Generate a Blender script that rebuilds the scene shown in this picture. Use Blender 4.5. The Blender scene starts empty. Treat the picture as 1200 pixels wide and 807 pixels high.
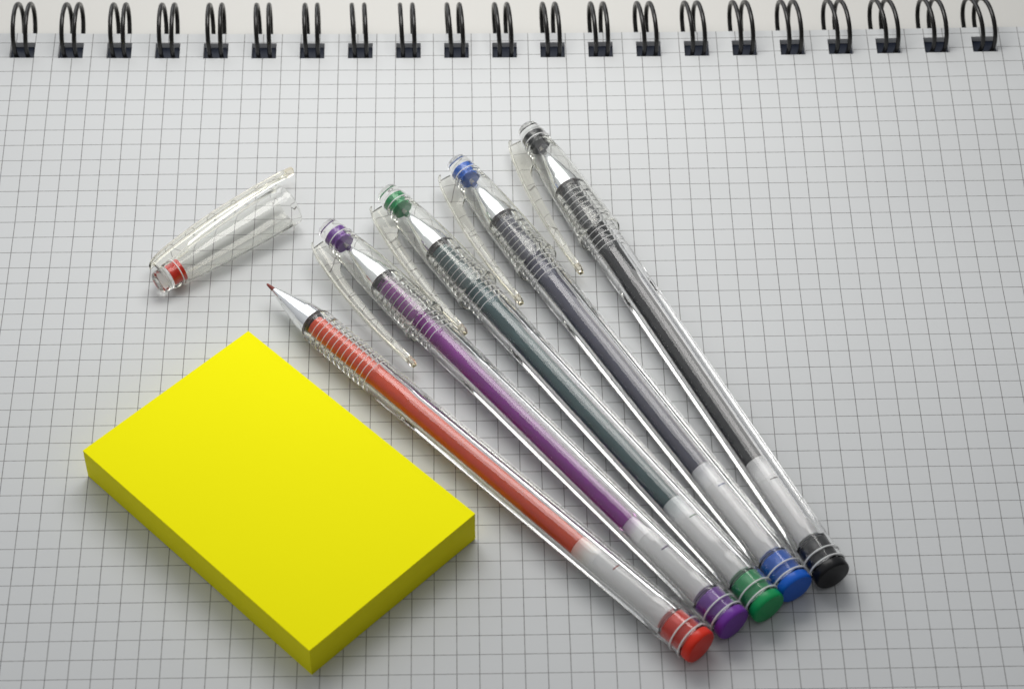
import bpy, bmesh, math, random
from mathutils import Vector, Matrix
random.seed(7)
C = bpy.context.scene.collection
sc = bpy.context.scene
S = 0.01                      # everything below is written in centimetres

# ------------------------------------------------------------------ camera
cam_d = bpy.data.cameras.new('camera'); cam = bpy.data.objects.new('camera', cam_d); C.objects.link(cam)
sc.camera = cam
cam_d.sensor_fit = 'HORIZONTAL'; cam_d.sensor_width = 36.0
cam_d.lens = 3094.48 / 1200 * 36
rot = Matrix.Rotation(-0.0253805, 3, 'Z') @ Matrix.Rotation(0.67310255, 3, 'X') @ Matrix.Rotation(0.0076182, 3, 'Z')
cam.matrix_world = Matrix.Translation(Vector((-1.12346, -39.8941, 49.7631)) * S) @ rot.to_4x4()
cam_d.clip_start = 0.01; cam_d.clip_end = 50
cam_d.dof.use_dof = True; cam_d.dof.focus_distance = 0.640; cam_d.dof.aperture_fstop = 26

# ------------------------------------------------------------------ light
w = bpy.data.worlds.new('World'); sc.world = w; w.use_nodes = True
wn = w.node_tree; bg = wn.nodes['Background']; bg.inputs['Strength'].default_value = 1.0
# the room: pale towards the window and the ceiling, dimmer behind the photographer
wt = wn.nodes.new('ShaderNodeTexCoord'); wd = wn.nodes.new('ShaderNodeVectorMath'); wd.operation = 'DOT_PRODUCT'
wd.inputs[1].default_value = (-0.42, 0.62, 0.66); wn.links.new(wt.outputs['Generated'], wd.inputs[0])
wr = wn.nodes.new('ShaderNodeValToRGB'); wm = wn.nodes.new('ShaderNodeMapRange'); wm.inputs['From Min'].default_value = -1; wm.inputs['From Max'].default_value = 1
wn.links.new(wd.outputs['Value'], wm.inputs['Value']); wn.links.new(wm.outputs[0], wr.inputs[0])
wr.color_ramp.elements[0].position = 0.50; wr.color_ramp.elements[0].color = (0.12, 0.12, 0.122, 1)
wr.color_ramp.elements[1].position = 0.92; wr.color_ramp.elements[1].color = (0.58, 0.595, 0.615, 1)
wn.links.new(wr.outputs[0], bg.inputs['Color'])
def area(name, loc, target, sx, sy, power, col):
    l = bpy.data.lights.new(name, 'AREA'); l.shape = 'RECTANGLE'; l.size = sx * S; l.size_y = sy * S
    l.energy = power; l.color = col
    o = bpy.data.objects.new(name, l); C.objects.link(o)
    o.location = Vector(loc) * S
    o.rotation_euler = (Vector(target) - Vector(loc)).to_track_quat('-Z', 'Y').to_euler()
    return o
area('window_light', (-24, 46, 30), (0, 2, 0), 60, 36, 0.95, (0.97, 0.985, 1.0))
area('added_overhead_light', (-1.4, 10.5, 20.5), (-0.9, 7.4, 0), 20, 12, 0.40, (1.0, 0.985, 0.96))  # added lamp close over the page, imitates the dimming towards the corners
sc.view_settings.view_transform = 'Standard'; sc.view_settings.look = 'None'
sc.view_settings.exposure = 0.0; sc.view_settings.gamma = 1.0; sc.view_settings.use_curve_mapping = False
sc.render.engine = 'CYCLES'
cy = sc.cycles
cy.max_bounces = 24; cy.transmission_bounces = 24; cy.glossy_bounces = 12; cy.diffuse_bounces = 5; cy.transparent_max_bounces = 16
cy.caustics_refractive = True; cy.caustics_reflective = True; cy.blur_glossy = 0.6
cy.sample_clamp_indirect = 6.0; cy.use_denoising = True
try: cy.denoiser = 'OPENIMAGEDENOISE'; cy.denoising_input_passes = 'RGB_ALBEDO_NORMAL'
except Exception: pass

# ------------------------------------------------------------------ the gentle bow of the page (height in cm at x, y)
KY = [-11.2, -9.8, -7, -4, -1, 1.5, 4, 6.5, 8.5, 10.6]
KZ = [0.125, 0.1077, 0.038, -0.0039, -0.0424, -0.1435, -0.1555, -0.0257, 0.0669, 0.1579]
KM = [0] * len(KY)
for i in range(len(KY)):
    a, b = max(i - 1, 0), min(i + 1, len(KY) - 1)
    KM[i] = (KZ[b] - KZ[a]) / (KY[b] - KY[a])
def zp(x, y):
    y_ = min(max(y, KY[0]), KY[-1]); i = 0
    while i < len(KY) - 2 and y_ > KY[i + 1]: i += 1
    h = KY[i + 1] - KY[i]; t = (y_ - KY[i]) / h
    z = (2*t**3 - 3*t*t + 1) * KZ[i] + (t**3 - 2*t*t + t) * h * KM[i] + (-2*t**3 + 3*t*t) * KZ[i + 1] + (t**3 - t*t) * h * KM[i + 1]
    r = min(max((y - 5.5) / 4.5, 0), 1); r = r * r * (3 - 2 * r)
    return z + r * (-0.07 + 0.10 * (min(abs(x), 13) / 12) ** 2)

# ------------------------------------------------------------------ helpers
def link(name, bm, mat, parent=None, smooth=True, sharp=None):
    me = bpy.data.meshes.new(name); bmesh.ops.scale(bm, vec=(S, S, S), verts=bm.verts)
    bmesh.ops.recalc_face_normals(bm, faces=bm.faces)
    if smooth:
        for f in bm.faces: f.smooth = True
        if sharp is not None:
            for e in bm.edges:
                if len(e.link_faces) == 2 and e.calc_face_angle() > math.radians(sharp): e.smooth = False
    bm.to_mesh(me); bm.free()
    me.materials.append(mat)
    o = bpy.data.objects.new(name, me); C.objects.link(o)
    if parent: o.parent = parent
    return o
def empty(name, label, cat, loc=(0, 0, 0), group=None):
    o = bpy.data.objects.new(name, None); C.objects.link(o); o.location = Vector(loc) * S
    o.empty_display_size = 0.01
    o['label'] = label; o['category'] = cat
    if group: o['group'] = group
    return o
def lathe(prof, seg=64, rfun=None, closed=False, bm=None, mat_off=(0, 0, 0)):
    """profile of (s, r) turned round the local X axis; r == 0 at an end makes a pole"""
    bm = bm or bmesh.new(); rings = []
    for s, r in prof:
        if r <= 1e-9: rings.append([bm.verts.new((s + mat_off[0], mat_off[1], mat_off[2]))])
        else:
            ring = []
            for k in range(seg):
                a = 2 * math.pi * k / seg
                rr = rfun(s, r, a) if rfun else r
                ring.append(bm.verts.new((s + mat_off[0], rr * math.cos(a) + mat_off[1], rr * math.sin(a) + mat_off[2])))
            rings.append(ring)
    pairs = list(zip(rings[:-1], rings[1:])) + ([(rings[-1], rings[0])] if closed else [])
    for A, B in pairs:
        for k in range(seg):
            k2 = (k + 1) % seg
            if len(A) == 1 and len(B) == 1: continue
            if len(A) == 1: bm.faces.new((A[0], B[k], B[k2]))
            elif len(B) == 1: bm.faces.new((A[k], A[k2], B[0]))
            else: bm.faces.new((A[k], A[k2], B[k2], B[k]))
    return bm
def sweep(bm, pts, sec):
    """pts: list of (centre, side, up, half_w, half_h); sec: unit outline"""
    rings = []
    for c, sd, up, hw, hh in pts:
        rings.append([bm.verts.new(c + sd * (u * hw) + up * (v * hh)) for u, v in sec])
    n = len(sec)
    for A, B in zip(rings[:-1], rings[1:]):
        for k in range(n): bm.faces.new((A[k], A[(k + 1) % n], B[(k + 1) % n], B[k]))
    bm.faces.new(rings[0]); bm.faces.new(rings[-1])
    return bm
def superell(n, p=4.0):
    out = []
    for k in range(n):
        a = 2 * math.pi * k / n + math.pi / n
        c, s_ = math.cos(a), math.sin(a)
        out.append((math.copysign(abs(c) ** (2 / p), c), math.copysign(abs(s_) ** (2 / p), s_)))
    return out

# ------------------------------------------------------------------ materials
def newmat(name):
    m = bpy.data.materials.new(name); m.use_nodes = True; nt = m.node_tree
    return m, nt, nt.nodes['Principled BSDF'], nt.nodes['Material Output']
def N(nt, t, **kw):
    n = nt.nodes.new(t)
    for k, v in kw.items(): setattr(n, k, v)
    return n
def math_(nt, op, a, b=None, c=None):
    n = N(nt, 'ShaderNodeMath', operation=op)
    for i, v in enumerate((a, b, c)):
        if v is None: continue
        if isinstance(v, (int, float)): n.inputs[i].default_value = v
        else: nt.links.new(v, n.inputs[i])
    return n.outputs[0]
def bump(nt, bsdf, scale, strength, dist, detail=4, stretch=None):
    tc = N(nt, 'ShaderNodeTexCoord'); mp = N(nt, 'ShaderNodeMapping'); nz = N(nt, 'ShaderNodeTexNoise'); b = N(nt, 'ShaderNodeBump')
    nt.links.new(tc.outputs['Object'], mp.inputs[0]); nt.links.new(mp.outputs[0], nz.inputs['Vector'])
    if stretch: mp.inputs['Scale'].default_value = stretch
    nz.inputs['Scale'].default_value = scale; nz.inputs['Detail'].default_value = detail
    b.inputs['Strength'].default_value = strength; b.inputs['Distance'].default_value = dist
    nt.links.new(nz.outputs[0], b.inputs['Height']); nt.links.new(b.outputs[0], bsdf.inputs['Normal'])
    return nz
def plain(name, col, rough=0.5, metal=0.0, spec=0.5, bmp=None):
    m, nt, p, o = newmat(name)
    p.inputs['Base Color'].default_value = (*col, 1); p.inputs['Roughness'].default_value = rough
    p.inputs['Metallic'].default_value = metal; p.inputs['Specular IOR Level'].default_value = spec
    if bmp: bump(nt, p, *bmp)
    return m

def graph_paper():
    m, nt, p, o = newmat('graph_paper')
    tc = N(nt, 'ShaderNodeTexCoord'); nz = N(nt, 'ShaderNodeTexNoise'); nz.inputs['Scale'].default_value = 55; nz.inputs['Detail'].default_value = 2
    nt.links.new(tc.outputs['Object'], nz.inputs['Vector'])
    sub = N(nt, 'ShaderNodeVectorMath', operation='SUBTRACT'); sub.inputs[1].default_value = (0.5, 0.5, 0.5); nt.links.new(nz.outputs['Color'], sub.inputs[0])
    scl = N(nt, 'ShaderNodeVectorMath', operation='SCALE'); scl.inputs['Scale'].default_value = 0.00018; nt.links.new(sub.outputs[0], scl.inputs[0])
    add = N(nt, 'ShaderNodeVectorMath', operation='ADD'); nt.links.new(tc.outputs['Object'], add.inputs[0]); nt.links.new(scl.outputs[0], add.inputs[1])
    sep = N(nt, 'ShaderNodeSeparateXYZ'); nt.links.new(add.outputs[0], sep.inputs[0])
    fine = N(nt, 'ShaderNodeTexNoise'); fine.inputs['Scale'].default_value = 900; nt.links.new(tc.outputs['Object'], fine.inputs['Vector'])
    masks = []
    for ax, hw in (('X', 0.0125), ('Y', 0.0115)):
        g = math_(nt, 'MULTIPLY', sep.outputs[ax], 200.0)            # 5 mm squares
        g = math_(nt, 'ADD', g, 0.5); g = math_(nt, 'FRACT', g); g = math_(nt, 'SUBTRACT', g, 0.5); g = math_(nt, 'ABSOLUTE', g)   # 0 on a line
        r = N(nt, 'ShaderNodeMapRange'); r.interpolation_type = 'SMOOTHSTEP'
        nt.links.new(g, r.inputs['Value']); r.inputs['From Min'].default_value = hw * 0.8; r.inputs['From Max'].default_value = hw * 2.1
        r.inputs['To Min'].default_value = 1; r.inputs['To Max'].default_value = 0
        masks.append(r.outputs[0])
    ln = math_(nt, 'MAXIMUM', masks[0], masks[1])
    wob = N(nt, 'ShaderNodeMapRange'); nt.links.new(fine.outputs[0], wob.inputs['Value'])
    wob.inputs['From Min'].default_value = 0.3; wob.inputs['From Max'].default_value = 0.7; wob.inputs['To Min'].default_value = 0.68; wob.inputs['To Max'].default_value = 0.95
    ln = math_(nt, 'MULTIPLY', ln, wob.outputs[0])
    tone = N(nt, 'ShaderNodeTexNoise'); tone.inputs['Scale'].default_value = 14; tone.inputs['Detail'].default_value = 6; nt.links.new(tc.outputs['Object'], tone.inputs['Vector'])
    cr = N(nt, 'ShaderNodeMix', data_type='RGBA'); nt.links.new(tone.outputs[0], cr.inputs['Factor'])
    cr.inputs['A'].default_value = (0.572, 0.582, 0.583, 1); cr.inputs['B'].default_value = (0.612, 0.620, 0.620, 1)
    # a few specks in the paper
    vor = N(nt, 'ShaderNodeTexVoronoi'); vor.inputs['Scale'].default_value = 42; nt.links.new(tc.outputs['Object'], vor.inputs['Vector'])
    sp = math_(nt, 'LESS_THAN', vor.outputs['Distance'], 0.018)
    rnd = N(nt, 'ShaderNodeSeparateColor'); nt.links.new(vor.outputs['Color'], rnd.inputs[0])
    sp = math_(nt, 'MULTIPLY', sp, math_(nt, 'GREATER_THAN', rnd.outputs[0], 0.8)); sp = math_(nt, 'MULTIPLY', sp, 0.35)
    spx = N(nt, 'ShaderNodeMix', data_type='RGBA'); nt.links.new(sp, spx.inputs['Factor']); nt.links.new(cr.outputs['Result'], spx.inputs['A'])
    spx.inputs['B'].default_value = (0.3, 0.27, 0.24, 1)
    mx = N(nt, 'ShaderNodeMix', data_type='RGBA'); nt.links.new(ln, mx.inputs['Factor']); nt.links.new(spx.outputs['Result'], mx.inputs['A'])
    mx.inputs['B'].default_value = (0.10, 0.092, 0.088, 1)
    nt.links.new(mx.outputs['Result'], p.inputs['Base Color'])
    p.inputs['Roughness'].default_value = 0.62; p.inputs['Specular IOR Level'].default_value = 0.25
    bn = N(nt, 'ShaderNodeTexNoise'); bn.inputs['Scale'].default_value = 700; bn.inputs['Detail'].default_value = 5; nt.links.new(tc.outputs['Object'], bn.inputs['Vector'])
    b = N(nt, 'ShaderNodeBump'); b.inputs['Strength'].default_value = 0.12; b.inputs['Distance'].default_value = 0.0002
    nt.links.new(bn.outputs[0], b.inputs['Height']); nt.links.new(b.outputs[0], p.inputs['Normal'])
    return m
M_grid = graph_paper()
def layered(name, colA, colB, n_per_cm, rough=0.7, strength=0.35):
    """sheet edges: fine horizontal layers along local Z"""
    m, nt, p, o = newmat(name)
    tc = N(nt, 'ShaderNodeTexCoord'); mp = N(nt, 'ShaderNodeMapping'); nz = N(nt, 'ShaderNodeTexNoise')
    nt.links.new(tc.outputs['Object'], mp.inputs[0]); mp.inputs['Scale'].default_value = (12, 12, n_per_cm * 100)
    nt.links.new(mp.outputs[0], nz.inputs['Vector']); nz.inputs['Scale'].default_value = 1.0; nz.inputs['Detail'].default_value = 2
    mx = N(nt, 'ShaderNodeMix', data_type='RGBA'); nt.links.new(nz.outputs[0], mx.inputs['Factor'])
    mx.inputs['A'].default_value = (*colA, 1); mx.inputs['B'].default_value = (*colB, 1)
    nt.links.new(mx.outputs['Result'], p.inputs['Base Color']); p.inputs['Roughness'].default_value = rough
    p.inputs['Specular IOR Level'].default_value = 0.2
    b = N(nt, 'ShaderNodeBump'); b.inputs['Strength'].default_value = strength; b.inputs['Distance'].default_value = 0.0001
    nt.links.new(nz.outputs[0], b.inputs['Height']); nt.links.new(b.outputs[0], p.inputs['Normal'])
    return m
M_pages = layered('page_edges', (0.62, 0.63, 0.64), (0.78, 0.79, 0.8), 60)
M_cover = plain('navy_cover', (0.004, 0.009, 0.024), 0.45)
M_wire = plain('black_wire', (0.006, 0.0055, 0.005), 0.26, 0.0, 0.5, (500, 0.1, 0.0002))
M_table = plain('table_top', (0.60, 0.588, 0.555), 0.6, 0, 0.3, (60, 0.1, 0.0005))
M_note = layered('yellow_note_edges', (0.83, 0.765, 0.0015), (0.90, 0.84, 0.0025), 45, 0.7, 0.25)
def yellow_top():
    m, nt, p, o = newmat('yellow_note_paper')
    tc = N(nt, 'ShaderNodeTexCoord'); nz = N(nt, 'ShaderNodeTexNoise'); nz.inputs['Scale'].default_value = 30; nz.inputs['Detail'].default_value = 5
    nt.links.new(tc.outputs['Object'], nz.inputs['Vector'])
    mx = N(nt, 'ShaderNodeMix', data_type='RGBA'); nt.links.new(nz.outputs[0], mx.inputs['Factor'])
    mx.inputs['A'].default_value = (0.93, 0.865, 0.0012, 1); mx.inputs['B'].default_value = (0.96, 0.90, 0.0015, 1)
    nt.links.new(mx.outputs['Result'], p.inputs['Base Color']); p.inputs['Roughness'].default_value = 0.65; p.inputs['Specular IOR Level'].default_value = 0.05
    bn = N(nt, 'ShaderNodeTexNoise'); bn.inputs['Scale'].default_value = 500; nt.links.new(tc.outputs['Object'], bn.inputs['Vector'])
    b = N(nt, 'ShaderNodeBump'); b.inputs['Strength'].default_value = 0.1; b.inputs['Distance'].default_value = 0.0002
    nt.links.new(bn.outputs[0], b.inputs['Height']); nt.links.new(b.outputs[0], p.inputs['Normal'])
    return m
M_note_top = yellow_top()
def glass(name, col, rough=0.0, ior=1.49, wav=0.0):
    m = bpy.data.materials.new(name); m.use_nodes = True; nt = m.node_tree
    nt.nodes.remove(nt.nodes['Principled BSDF']); g = N(nt, 'ShaderNodeBsdfGlass'); o = nt.nodes['Material Output']
    g.inputs['Color'].default_value = (*col, 1); g.inputs['Roughness'].default_value = rough; g.inputs['IOR'].default_value = ior
    nt.links.new(g.outputs[0], o.inputs['Surface'])
    if wav: bump(nt, g, 160, wav, 0.0003, 2)
    return m
M_clear = glass('clear_plastic', (0.997, 0.997, 0.995), 0.0, 1.40)
M_capclear = glass('cap_plastic', (0.992, 0.992, 0.982), 0.0, 1.36)
M_clip = glass('clip_plastic', (0.99, 0.985, 0.955), 0.0, 1.40)
M_tip = glass('amber_clip_end', (0.99, 0.965, 0.90), 0.0, 1.30)
M_tube = glass('refill_plastic', (0.985, 0.985, 0.98), 0.0, 1.25)
M_tube_v = glass('refill_plastic_pink', (0.97, 0.90, 0.965), 0.0, 1.25)
M_chrome = plain('chrome', (0.86, 0.87, 0.87), 0.07, 1.0)
M_pin = plain('steel_pin', (0.62, 0.58, 0.5), 0.3, 0.8)
M_seal = plain('seal_ring', (0.07, 0.045, 0.04), 0.35)
def translucent(name, col, tcol, mixv=0.5, rough=0.35, spec=0.3):
    m, nt, p, o = newmat(name)
    p.inputs['Base Color'].default_value = (*col, 1); p.inputs['Roughness'].default_value = rough; p.inputs['Specular IOR Level'].default_value = spec
    t = N(nt, 'ShaderNodeBsdfTranslucent'); t.inputs['Color'].default_value = (*tcol, 1)
    x = N(nt, 'ShaderNodeMixShader'); x.inputs[0].default_value = mixv
    nt.links.new(p.outputs[0], x.inputs[1]); nt.links.new(t.outputs[0], x.inputs[2]); nt.links.new(x.outputs[0], o.inputs['Surface'])
    return m
def ring_glint():  # white colour standing in for glints along grooves and rims
    m, nt, p, o = newmat('ring_glint_white')
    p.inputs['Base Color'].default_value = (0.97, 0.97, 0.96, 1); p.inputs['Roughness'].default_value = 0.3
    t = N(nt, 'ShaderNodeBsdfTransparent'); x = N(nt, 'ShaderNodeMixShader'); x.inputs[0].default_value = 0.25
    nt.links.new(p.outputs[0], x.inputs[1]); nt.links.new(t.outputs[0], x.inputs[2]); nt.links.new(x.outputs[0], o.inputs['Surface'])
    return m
M_ring_glint = ring_glint()
M_milk = translucent('empty_refill_lining', (0.975, 0.97, 0.96), (0.98, 0.975, 0.965), 0.12)

# ------------------------------------------------------------------ table
bm = bmesh.new(); bmesh.ops.create_grid(bm, x_segments=2, y_segments=2, size=60)
for v in bm.verts: v.co.z = -0.66
tb = link('table', bm, M_table); tb['kind'] = 'structure'

# ------------------------------------------------------------------ spiral notebook
HX0, PITCH, NH = -0.121, 1.2695, 11
holes = [HX0 + k * PITCH for k in range(-NH, NH)]
HW, HY0, HY1 = 0.325, 9.40, 9.935
def slab(ztop, zbot, inset=0.0, dy=0.0, step=0.35, punched=True):
    xs = set([-14.95 + inset, 14.95 - inset])
    for h in holes: xs |= {round(h - HW, 4), round(h + HW, 4), round(h - HW + 0.06, 4), round(h + HW - 0.06, 4), round(h - HW - 0.2, 4)}
    x0, x1 = -14.95 + inset, 14.95 - inset
    xs = sorted(x for x in xs if x0 <= x <= x1)
    y0, y1 = -10.85 + inset, 10.265 - inset - dy
    ys = [y0]
    while ys[-1] < HY0 - step: ys.append(ys[-1] + step)
    ys = [y for y in ys if y < HY0 - 0.1] + [HY0, HY0 + 0.06, HY1 - 0.06, HY1, y1]
    bm = bmesh.new()
    G = {}
    def V(i, j, l):
        if (i, j, l) not in G:
            x, y = xs[i], ys[j]
            # round the hole corners
            yy = y - 0.0055 * x * max(0, min(1, (y + 2) / 10))
            G[(i, j, l)] = bm.verts.new((x, yy, zp(x, y) + (ztop if l == 0 else zbot)))
        return G[(i, j, l)]
    def hole(i, j):
        cx, cy_ = (xs[i] + xs[i + 1]) / 2, (ys[j] + ys[j + 1]) / 2
        if not punched or not (HY0 < cy_ < HY1): return False
        return any(abs(cx - h) < HW for h in holes)
    nx, ny = len(xs) - 1, len(ys) - 1
    def solid(i, j): return 0 <= i < nx and 0 <= j < ny and not hole(i, j)
    for i in range(nx):
        for j in range(ny):
            if not solid(i, j): continue
            bm.faces.new((V(i, j, 0), V(i+1, j, 0), V(i+1, j+1, 0), V(i, j+1, 0)))
            bm.faces.new((V(i, j, 1), V(i, j+1, 1), V(i+1, j+1, 1), V(i+1, j, 1)))
            for (a, b, di, dj) in (((i, j), (i+1, j), 0, -1), ((i+1, j), (i+1, j+1), 1, 0), ((i+1, j+1), (i, j+1), 0, 1), ((i, j+1), (i, j), -1, 0)):
                if not solid(i + di, j + dj):
                    bm.faces.new((V(*a, 0), V(*a, 1), V(*b, 1), V(*b, 0)))
    return bm
nb = empty('spiral_notebook', 'wire-bound squared paper notebook lying open under the pens, black double-loop binding along its top', 'notebook', (0, 0, 0))
link('page', slab(0.0, -0.012), M_grid, nb, True, 40)
link('page_block', slab(-0.016, -0.165, 0.02, 0.01), M_pages, nb, True, 40)
link('back_cover', slab(-0.17, -0.23, 0.0, 0.02, punched=False), M_cover, nb, True, 40)

def loop_mesh(xc):
    bm = bmesh.new()
    R, rw = 0.71, 0.060
    yc = 10.215 - 0.0055 * xc; zc = zp(xc, 10.2) + 0.14
    sk = -0.07 - 0.010 * xc + random.uniform(-0.02, 0.02)         # the loops lean a little, more towards the right
    for sgn in (-1, 1):
        n = 56; ring = []
        for k in range(n + 1):
            a = math.radians(-128 + 0) + 2 * math.pi * 0.985 * k / n
            y = yc + R * math.sin(a) * 1.0; z = zc + R * math.cos(a)
            lean = sk * (y - (yc - 0.45)) / 0.9
            x = xc + sgn * (0.155 + 0.012 * math.cos(a)) + lean
            ring.append(Vector((x, y, z)))
        sec = [(math.cos(2 * math.pi * q / 10), math.sin(2 * math.pi * q / 10)) for q in range(10)]
        pts = []
        for k, c in enumerate(ring):
            t = (ring[min(k + 1, n)] - ring[max(k - 1, 0)]).normalized()
            up = (c - Vector((c.x, yc, zc))).normalized(); sd = t.cross(up).normalized()
            pts.append((c, sd, up, rw, rw))
        sweep(bm, pts, sec)
    return bm
for h in holes:
    if abs(h) < 14.5: link('wire_loop', loop_mesh(h), M_wire, nb)

# ------------------------------------------------------------------ sticky note pad
def pad():
    c = [Vector((-6.384, -0.479)), Vector((-10.01, -3.976)), Vector((-4.673, -9.475)), Vector((-1.056, -5.894))]
    mid = sum(c, Vector((0, 0))) / 4
    # plane resting on the bowed page
    zb = lambda x, y: 0.020 + 0.0165 * (-(y) - 4.9)
    lift = max(zp(x, y) - zb(x, y) for (x, y) in [(p_.x * (1-t) + q_.x * t, p_.y * (1-t) + q_.y * t) for p_, q_ in zip(c, c[1:] + c[:1]) for t in (0, .25, .5, .75)])
    lift = min(lift, 0.03)
    root = empty('sticky_note_pad', 'bright yellow block of square-cut sticky notes lying left of the red pen', 'note pad', (mid.x, mid.y, zb(mid.x, mid.y) + lift))
    def box(z0, z1, grow, jitter=0.0, nl=1):
        bm = bmesh.new(); rows = []
        for l in range(nl + 1):
            z = z0 + (z1 - z0) * l / nl
            row = []
            for i in range(4):
                p_, q_ = c[i], c[(i + 1) % 4]
                for t in range(8):
                    v = p_.lerp(q_, t / 8) - mid
                    d = v.normalized()
                    j = grow + random.uniform(-jitter, jitter)
                    v = v + d * j
                    row.append(bm.verts.new((v.x, v.y, z + zb(v.x + mid.x, v.y + mid.y) - zb(mid.x, mid.y))))
            rows.append(row)
        n = 32
        for A, B in zip(rows[:-1], rows[1:]):
            for k in range(n): bm.faces.new((A[k], A[(k+1) % n], B[(k+1) % n], B[k]))
        bm.faces.new(rows[0]); bm.faces.new(rows[-1])
        return bm
    link('note_block', box(0.0, 0.985, -0.005, 0.0035, 30), M_note, root, False)
    link('top_note', box(0.988, 1.0, 0.0), M_note_top, root, False)
pad()

# ------------------------------------------------------------------ pens
HEXR = 0.414
def hexfun(s, r, a):
    """round grip, six-sided shaft with softened corners, round again at the rear"""
    if r < 0.4: return r
    t = 0.0
    if 4.95 < s < 13.3:
        t = max(0, min(1, (s - 4.95) / 0.5, (13.3 - s) / 0.35)); t = t * t * (3 - 2 * t)
    aa = (a + math.radians(-4)) % (math.pi / 3) - math.pi / 6
    hx = min(0.437, HEXR / math.cos(aa))
    return r * (1 - t) + hx * t
def barrel_profile():
    p = [(1.75, 0.29), (1.75, 0.395), (1.78, 0.42), (1.85, 0.435)]
    s = 2.08
    for k in range(12):
        p += [(s - 0.010, 0.4315), (s, 0.427), (s + 0.010, 0.4315)]
        if k < 11: p += [(s + 0.173 * t_, 0.4335 + 0.0025 * math.sin(math.pi * t_) ** 0.7) for t_ in (0.12, 0.22, 0.35, 0.5, 0.65, 0.78, 0.88)]
        s += 0.173
    p += [(4.2, 0.437), (4.9, 0.437)] + [(4.95 + 0.05 * i, 0.436) for i in range(12)]
    q = 5.6
    while q < 12.9: p.append((q, 0.436)); q += 0.6
    p += [*[(12.95 + 0.05 * i, 0.436) for i in range(8)], (13.6, 0.437), (13.86, 0.437), (14.10, 0.438), (14.19, 0.436), (14.20, 0.42), (14.20, 0.36), (14.195, 0.382), (13.52, 0.380), (13.50, 0.30), (8, 0.30), (4, 0.295)]
    return p
def set_share(o, src): pass
BARREL = None
def child(name, me_or_bm, mat, parent, sharp=None, smooth=True):
    """makes a part; mesh data is shared when a mesh is passed in"""
    if isinstance(me_or_bm, bpy.types.Mesh):
        o = bpy.data.objects.new(name, me_or_bm); C.objects.link(o); o.parent = parent
        if mat and (not me_or_bm.materials or me_or_bm.materials[0] != mat):
            o.material_slots[0].link = 'OBJECT'; o.material_slots[0].material = mat
        return o
    return link(name, me_or_bm, mat, parent, smooth, sharp)

def clip_mesh(ang):
    """clip leaning out of the cap at angle ang below the local -Y direction"""
    rad = Vector((0, -math.cos(ang), -math.sin(ang))); tan = Vector((0, math.sin(ang), -math.cos(ang))); X = Vector((1, 0, 0))
    bm = bmesh.new()
    box = [(1, .75), (.8, 1), (-.8, 1), (-1, .75), (-1, -.75), (-.8, -1), (.8, -1), (1, -.75)]
    outer = [(0.16, .60), (0.22, .655), (0.32, .70), (0.5, .76), (0.8, .82), (1.2, .88), (1.7, .95), (2.3, 1.005), (2.9, 1.035), (3.5, 1.045), (4.1, 1.03), (4.5, 1.005)]
    hwid = [.06, .09, .12, .13, .14, .145, .145, .14, .13, .125, .12, .115]
    sweep(bm, [(X * s_ + rad * (ro - 0.03), tan, rad, w_, 0.028) for (s_, ro), w_ in zip(outer, hwid)], box)
    def ro_at(q):
        for (s0, r0), (s1, r1) in zip(outer[:-1], outer[1:]):
            if s0 <= q <= s1: return r0 + (r1 - r0) * (q - s0) / (s1 - s0)
    inner = [(0.30, .345), (0.36, .352), (0.6, .366), (0.9, .395), (1.15, .423), (1.22, .50), (1.34, .60), (1.7, .66), (2.3, .73), (2.9, .785), (3.5, .83), (4.1, .855), (4.5, .86)]
    sweep(bm, [(X * s_ + rad * ((ri + ro_at(s_) - 0.062) / 2), tan, rad, 0.045 if s_ < 4.4 else 0.08, (ro_at(s_) - 0.062 - ri) / 2) for s_, ri in inner], box)
    return bm
CAP_OUT = [(0.0, 0.0), (0.0, 0.16), (0.006, 0.235), (0.03, 0.268), (0.07, 0.283), (0.30, 0.305), (0.33, 0.325), (0.36, 0.333), (0.54, 0.345), (0.555, 0.356), (0.585, 0.356), (0.60, 0.349), (0.70, 0.358),
           (1.2, 0.415), (1.8, 0.457), (2.4, 0.485), (3.2, 0.512), (3.76, 0.53), (3.79, 0.543), (3.84, 0.548), (3.92, 0.549), (3.96, 0.543), (3.975, 0.53), (3.97, 0.503),
           (3.2, 0.482), (2.4, 0.457), (1.8, 0.426), (1.2, 0.383), (0.78, 0.328), (0.72, 0.295), (0.52, 0.285), (0.34, 0.28), (0.335, 0.27), (0.335, 0.0)]
PLUG = [(0.345, 0.0), (0.345, 0.262), (0.355, 0.274), (0.69, 0.279), (0.70, 0.272), (0.70, 0.0)]
END = [(13.57, 0.0), (13.57, 0.36), (13.585, 0.372), (14.19, 0.375), (14.205, 0.37), (14.215, 0.40), (14.225, 0.418),
       (14.25, 0.425), (14.38, 0.424), (14.42, 0.415), (14.445, 0.395), (14.45, 0.37), (14.45, 0.0)]
CONE = [(0.27, 0.0), (0.27, 0.06), (0.285, 0.075), (0.30, 0.08), (0.8, 0.205), (1.30, 0.322), (1.345, 0.335), (1.37, 0.342), (1.55, 0.362), (1.72, 0.38), (1.72, 0.0)]
POINT = [(0.0, 0.0), (0.004, 0.018), (0.02, 0.028), (0.05, 0.034), (0.16, 0.05), (0.262, 0.056), (0.262, 0.0)]
SEAL = [(1.722, 0.0), (1.722, 0.385), (1.748, 0.385), (1.748, 0.27), (1.80, 0.27), (1.80, 0.0)]
shared = {}
def sh(key, fn, mat, parent, name, sharp=30):
    if key not in shared:
        o = link(name, fn(), mat, parent, True, sharp); shared[key] = o.data; return o
    return child(name, shared[key], mat, parent)

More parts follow.
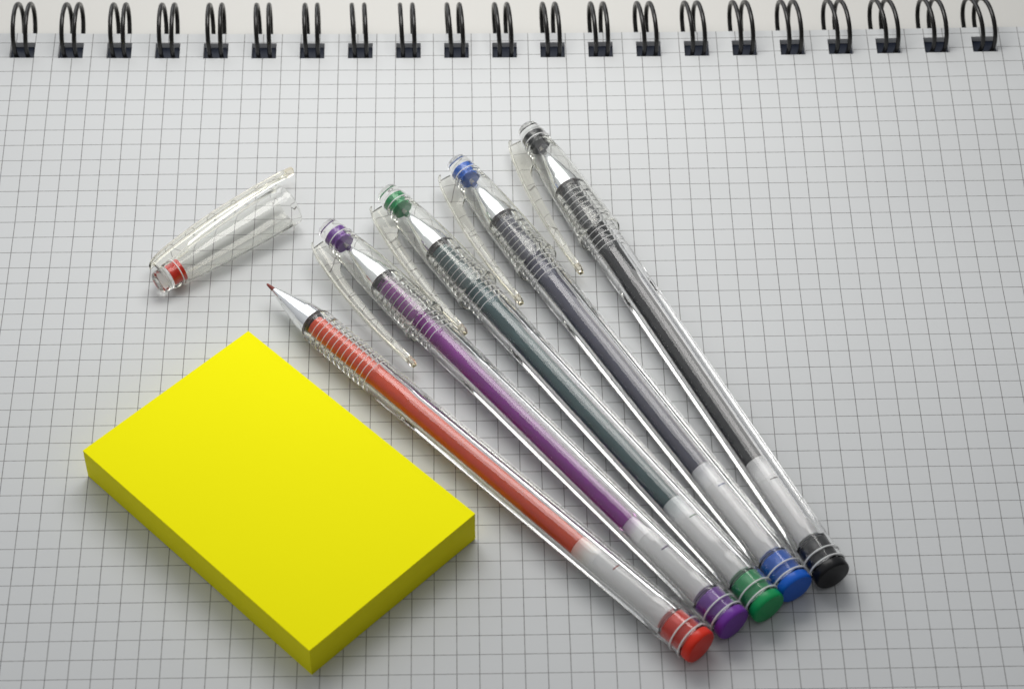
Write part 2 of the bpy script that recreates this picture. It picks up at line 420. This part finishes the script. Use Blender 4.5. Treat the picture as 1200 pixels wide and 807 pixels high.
def tip_mesh(ang):
    rad = Vector((0, -math.cos(ang), -math.sin(ang))); tan = Vector((0, math.sin(ang), -math.cos(ang))); X = Vector((1, 0, 0))
    box = [(1, .75), (.8, 1), (-.8, 1), (-1, .75), (-1, -.75), (-.8, -1), (.8, -1), (1, -.75)]
    return sweep(bmesh.new(), [(X * a + rad * c_, tan, rad, w_, h_) for a, c_, w_, h_ in ((4.503, .932, .110, .070), (4.56, .930, .112, .072), (4.68, .925, .105, .068), (4.72, .925, .09, .055))], box)
def torus(R_, r_):
    return lathe([(r_ * math.cos(a), R_ + r_ * math.sin(a)) for a in [2 * math.pi * i / 10 for i in range(10)]], 64, closed=True)
def cap_parts(parent, plugmat, ang, key):
    c = sh('cap', lambda: lathe(CAP_OUT, 72), M_capclear, parent, 'cap', 50)
    sh('plug', lambda: lathe(PLUG, 40), plugmat, c, 'cap_plug', 40)
    sh('clip' + key, lambda: clip_mesh(ang), M_clip, c, 'clip', 25)
    sh('tip' + key, lambda: tip_mesh(ang), M_tip, c, 'clip_tip', 25)
    r_ = sh('capring', lambda: torus(0.351, 0.014), M_ring_glint, c, 'plug_ring_glint', 60); r_.location.x = 0.575 * S  # white ring added as the glint on the cap's step
    return c

def grease_mat(inkcol, tint, e):
    # ink thinning out into pale grease along the refill
    m, nt, p, o = newmat('grease')
    tc = N(nt, 'ShaderNodeTexCoord'); sp = N(nt, 'ShaderNodeSeparateXYZ'); nt.links.new(tc.outputs['Object'], sp.inputs[0])
    nz = N(nt, 'ShaderNodeTexNoise'); nz.inputs['Scale'].default_value = 400; nt.links.new(tc.outputs['Object'], nz.inputs['Vector'])
    x = math_(nt, 'SUBTRACT', sp.outputs['X'], e * S); x = math_(nt, 'DIVIDE', x, 0.62 * S)
    x = math_(nt, 'ADD', x, math_(nt, 'MULTIPLY', math_(nt, 'SUBTRACT', nz.outputs[0], 0.5), 0.25))
    cr = N(nt, 'ShaderNodeValToRGB'); nt.links.new(x, cr.inputs[0]); el = cr.color_ramp.elements
    t = [0.92 * (0.80 + 0.20 * c ** 0.5) for c in tint]
    mid = [0.5 * a + 0.5 * b for a, b in zip(inkcol, t)]
    el[0].position = 0.08; el[0].color = (*mid, 1); el[1].position = 1.0; el[1].color = (0.975, 0.97, 0.96, 1)
    q = el.new(0.62); q.color = (*t, 1)
    nt.links.new(cr.outputs[0], p.inputs['Base Color']); p.inputs['Roughness'].default_value = 0.4
    return m
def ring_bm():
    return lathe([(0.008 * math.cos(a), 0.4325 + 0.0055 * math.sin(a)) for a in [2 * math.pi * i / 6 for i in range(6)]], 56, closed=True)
def make_pen(label, A, B, capped, inkcol, sheen, plugcol, ink_end, mark_s, ink_r, ink_dz, tube, plen=None, roll=0.0):
    """A: front end (x, y) of the pen, B: centre of its rear end (x, y), in cm"""
    off = 0.60 if capped else 0.0
    L = 14.45 + off
    A = Vector((A[0], A[1])); B = Vector((B[0], B[1])); d2 = (B - A); D = d2.length; k = D / L
    u2 = d2 / D
    # height of the axis: rest on the mouth of the cap (or the front of the grip) and on the rear end
    def rad_at(s):
        if capped and s < 4.05: return 0.56 if s > 3.84 else 0.30 + 0.24 * min(1, s / 3.8)
        s -= off
        if s < 1.75: return 0.06 + 0.33 * s / 1.75
        return 0.458
    sa, sb = (3.95, L - 0.5) if capped else (2.2, L - 0.4)
    P = lambda s: A + u2 * (s * k)
    za = zp(*P(sa)) + rad_at(sa); zb_ = zp(*P(sb)) + rad_at(sb)
    zf = lambda s: za + (zb_ - za) * (s - sa) / (sb - sa)
    lift = 0
    for q in range(0, 150):
        s = q / 150 * L; lift = max(lift, zp(*P(s)) + rad_at(s) + 0.003 - zf(s))
    z0, z1 = zf(0) + lift, zf(L) + lift
    a3 = Vector((A.x, A.y, z0)); b3 = Vector((B.x, B.y, z1))
    X = (b3 - a3).normalized(); Y = Vector((0, 0, 1)).cross(X).normalized(); Z = X.cross(Y)
    root = bpy.data.objects.new('gel_pen', None); C.objects.link(root); root.empty_display_size = 0.01
    root['label'] = label; root['category'] = 'pen'; root['group'] = 'gel pens fanned out on the page'
    mat = Matrix((X * k, Y, Z)).transposed().to_4x4()
    root.matrix_world = Matrix.Translation(a3 * S) @ mat
    # body parts sit 'off' behind the cap top
    def place(o): o.location.x = off * S; return o
    place(sh('barrel', lambda: lathe(barrel_profile(), 96, hexfun, closed=True), M_clear, root, 'barrel', 35))
    for q in range(12):  # white rings laid in the grip grooves as their bright glints
        place(sh('ring%d' % 0, ring_bm, M_ring_glint, root, 'grip_groove_glint', 60)).location.x = (off + 2.08 + 0.173 * q) * S
    for q in (13.915, 14.165):  # white rings added as the glints of the rear groove and rim
        place(sh('endring', lambda: torus(0.447, 0.018), M_ring_glint, root, 'rear_ring_glint', 60)).location.x = (off + q) * S
    place(sh('cone', lambda: lathe(CONE, 64), M_chrome, root, 'tip_cone', 40))
    pin = M_pin if capped else plain('inked_point', (0.20, 0.05, 0.04), 0.3, 0.6)
    place(sh('point', lambda: lathe(POINT, 20), pin, root, 'writing_point', 50))
    place(sh('seal', lambda: lathe(SEAL, 48), M_seal, root, 'seal_ring', 40))
    mink = translucent('ink', inkcol, sheen, 0.15, 0.45, 0.14)
    mplug = translucent('plug_plastic', plugcol, plugcol, 0.15, 0.28)
    place(sh('endplug', lambda: lathe(END, 64), mplug, root, 'end_plug', 40))
    e = ink_end
    milk = lathe([(e + 0.625, 0.0), (e + 0.625, 0.278), (13.40, 0.28), (13.42, 0.27), (13.42, 0.0)], 48)
    tb_ = place(link('refill_tube', milk, M_milk, root, True, 40))
    link('ink', lathe([(1.84, 0.0), (1.84, ink_r), (e - 0.06, ink_r), (e - (0.03 if tube else 0.0), ink_r * 0.98), (e - (0.02 if tube else -0.02), 0.0)], 40, mat_off=(0, 0, ink_dz)), mink, tb_, True, 50)
    if tube: link('refill_sleeve', lathe([(1.83, 0.0), (1.83, 0.25), (1.85, 0.262), (e - 0.01, 0.262), (e + 0.0, 0.25), (e + 0.0, 0.0)], 48), tube, tb_, True, 40)
    fol = grease_mat(inkcol, plen, e)
    gr = 0.20 if tube else 0.278
    link('grease_plug', lathe([(e + 0.025, 0.0), (e + 0.025, gr * 0.9), (e + 0.05, gr)] + [(e + 0.05 + 0.57 * t_ / 4, gr + (0.278 - gr) * (t_ / 4) ** 2) for t_ in (1, 2, 3, 4)] + [(e + 0.62, 0.0)], 40), fol, tb_, True, 50)
    # little coloured dash printed round the refill
    bm = bmesh.new(); rows = []
    for q in range(9):
        a = math.radians(50 + 55 * q / 8)
        rows.append((bm.verts.new((mark_s, 0.284 * math.cos(a), 0.284 * math.sin(a))), bm.verts.new((mark_s + 0.035, 0.284 * math.cos(a), 0.284 * math.sin(a)))))
    for (a_, b_), (c_, d_) in zip(rows[:-1], rows[1:]): bm.faces.new((a_, b_, d_, c_))
    link('fill_mark', bm, plain('mark_ink', tuple(0.3 * v + 0.08 for v in plugcol), 0.6), tb_)
    if capped: cap_parts(root, mplug, math.radians(9), 'A')
    return root

RED = (0.80, 0.035, 0.014); GREEN = (0.006, 0.33, 0.10); BLUE = (0.008, 0.125, 0.62); VIO = (0.19, 0.04, 0.38); BLK = (0.008, 0.008, 0.009)
make_pen('uncapped clear pen with red ink and bare metal tip, nearest the yellow pad',
         (-6.056, 1.448), (3.846, -9.218), False, (0.80, 0.085, 0.028), (0.9, 0.15, 0.04), RED, 10.70, 11.8, 0.25, -0.01, None, (1.0, 0.55, 0.2))
make_pen('capped clear pen with violet ink and purple plugs at both ends',
         (-4.631, 3.193), (4.618, -8.627), True, (0.38, 0.045, 0.42), (0.7, 0.14, 0.75), VIO, 10.90, 12.05, 0.15, -0.045, M_tube_v, (0.9, 0.8, 0.9))
make_pen('capped clear pen with dark teal ink and green plugs at both ends',
         (-3.174, 4.376), (5.423, -8.211), True, (0.085, 0.145, 0.15), (0.14, 0.28, 0.27), GREEN, 10.98, 11.65, 0.25, -0.01, None, (0.7, 1.0, 0.95))
make_pen('capped clear pen with slate blue ink and blue plugs at both ends',
         (-1.424, 5.400), (6.073, -7.696), True, (0.115, 0.115, 0.155), (0.18, 0.18, 0.3), BLUE, 10.62, 11.36, 0.25, -0.01, None, (0.9, 0.95, 1.0))
make_pen('capped clear pen with black ink and black plugs, rightmost of the fan',
         (0.406, 6.547), (6.923, -7.365), True, (0.05, 0.05, 0.052), (0.07, 0.07, 0.07), BLK, 11.02, 11.72, 0.245, -0.01, None, (0.95, 0.93, 0.9))

# ------------------------------------------------------------------ the loose cap of the red pen
def loose_cap():
    A = Vector((-8.753, 1.614)); B = Vector((-5.553, 4.049)); d = B - A
    z0 = zp(*A) + 0.38; z1 = zp(*B) + 0.56
    a3 = Vector((A.x, A.y, z0)); b3 = Vector((B.x, B.y, z1))
    X = (b3 - a3).normalized(); Y = Vector((0, 0, 1)).cross(X).normalized(); Z = X.cross(Y)
    root = bpy.data.objects.new('pen_cap', None); C.objects.link(root)
    root['label'] = 'loose clear plastic pen cap with a small red plug, lying above the yellow pad'; root['category'] = 'pen cap'
    root.matrix_world = Matrix.Translation(a3 * S) @ Matrix((X, Y, Z)).transposed().to_4x4()
    sh('cap', None, M_capclear, root, 'cap_shell')
    sh('plug', None, translucent('plug_plastic', RED, RED, 0.15, 0.28), root, 'cap_plug')
    link('clip', clip_mesh(math.radians(180 - 6)), M_clip, root, True, 25)
    link('clip_tip', tip_mesh(math.radians(180 - 6)), M_tip, root, True, 25)
    sh('capring', None, M_ring_glint, root, 'plug_ring_glint').location.x = 0.575 * S
loose_cap()
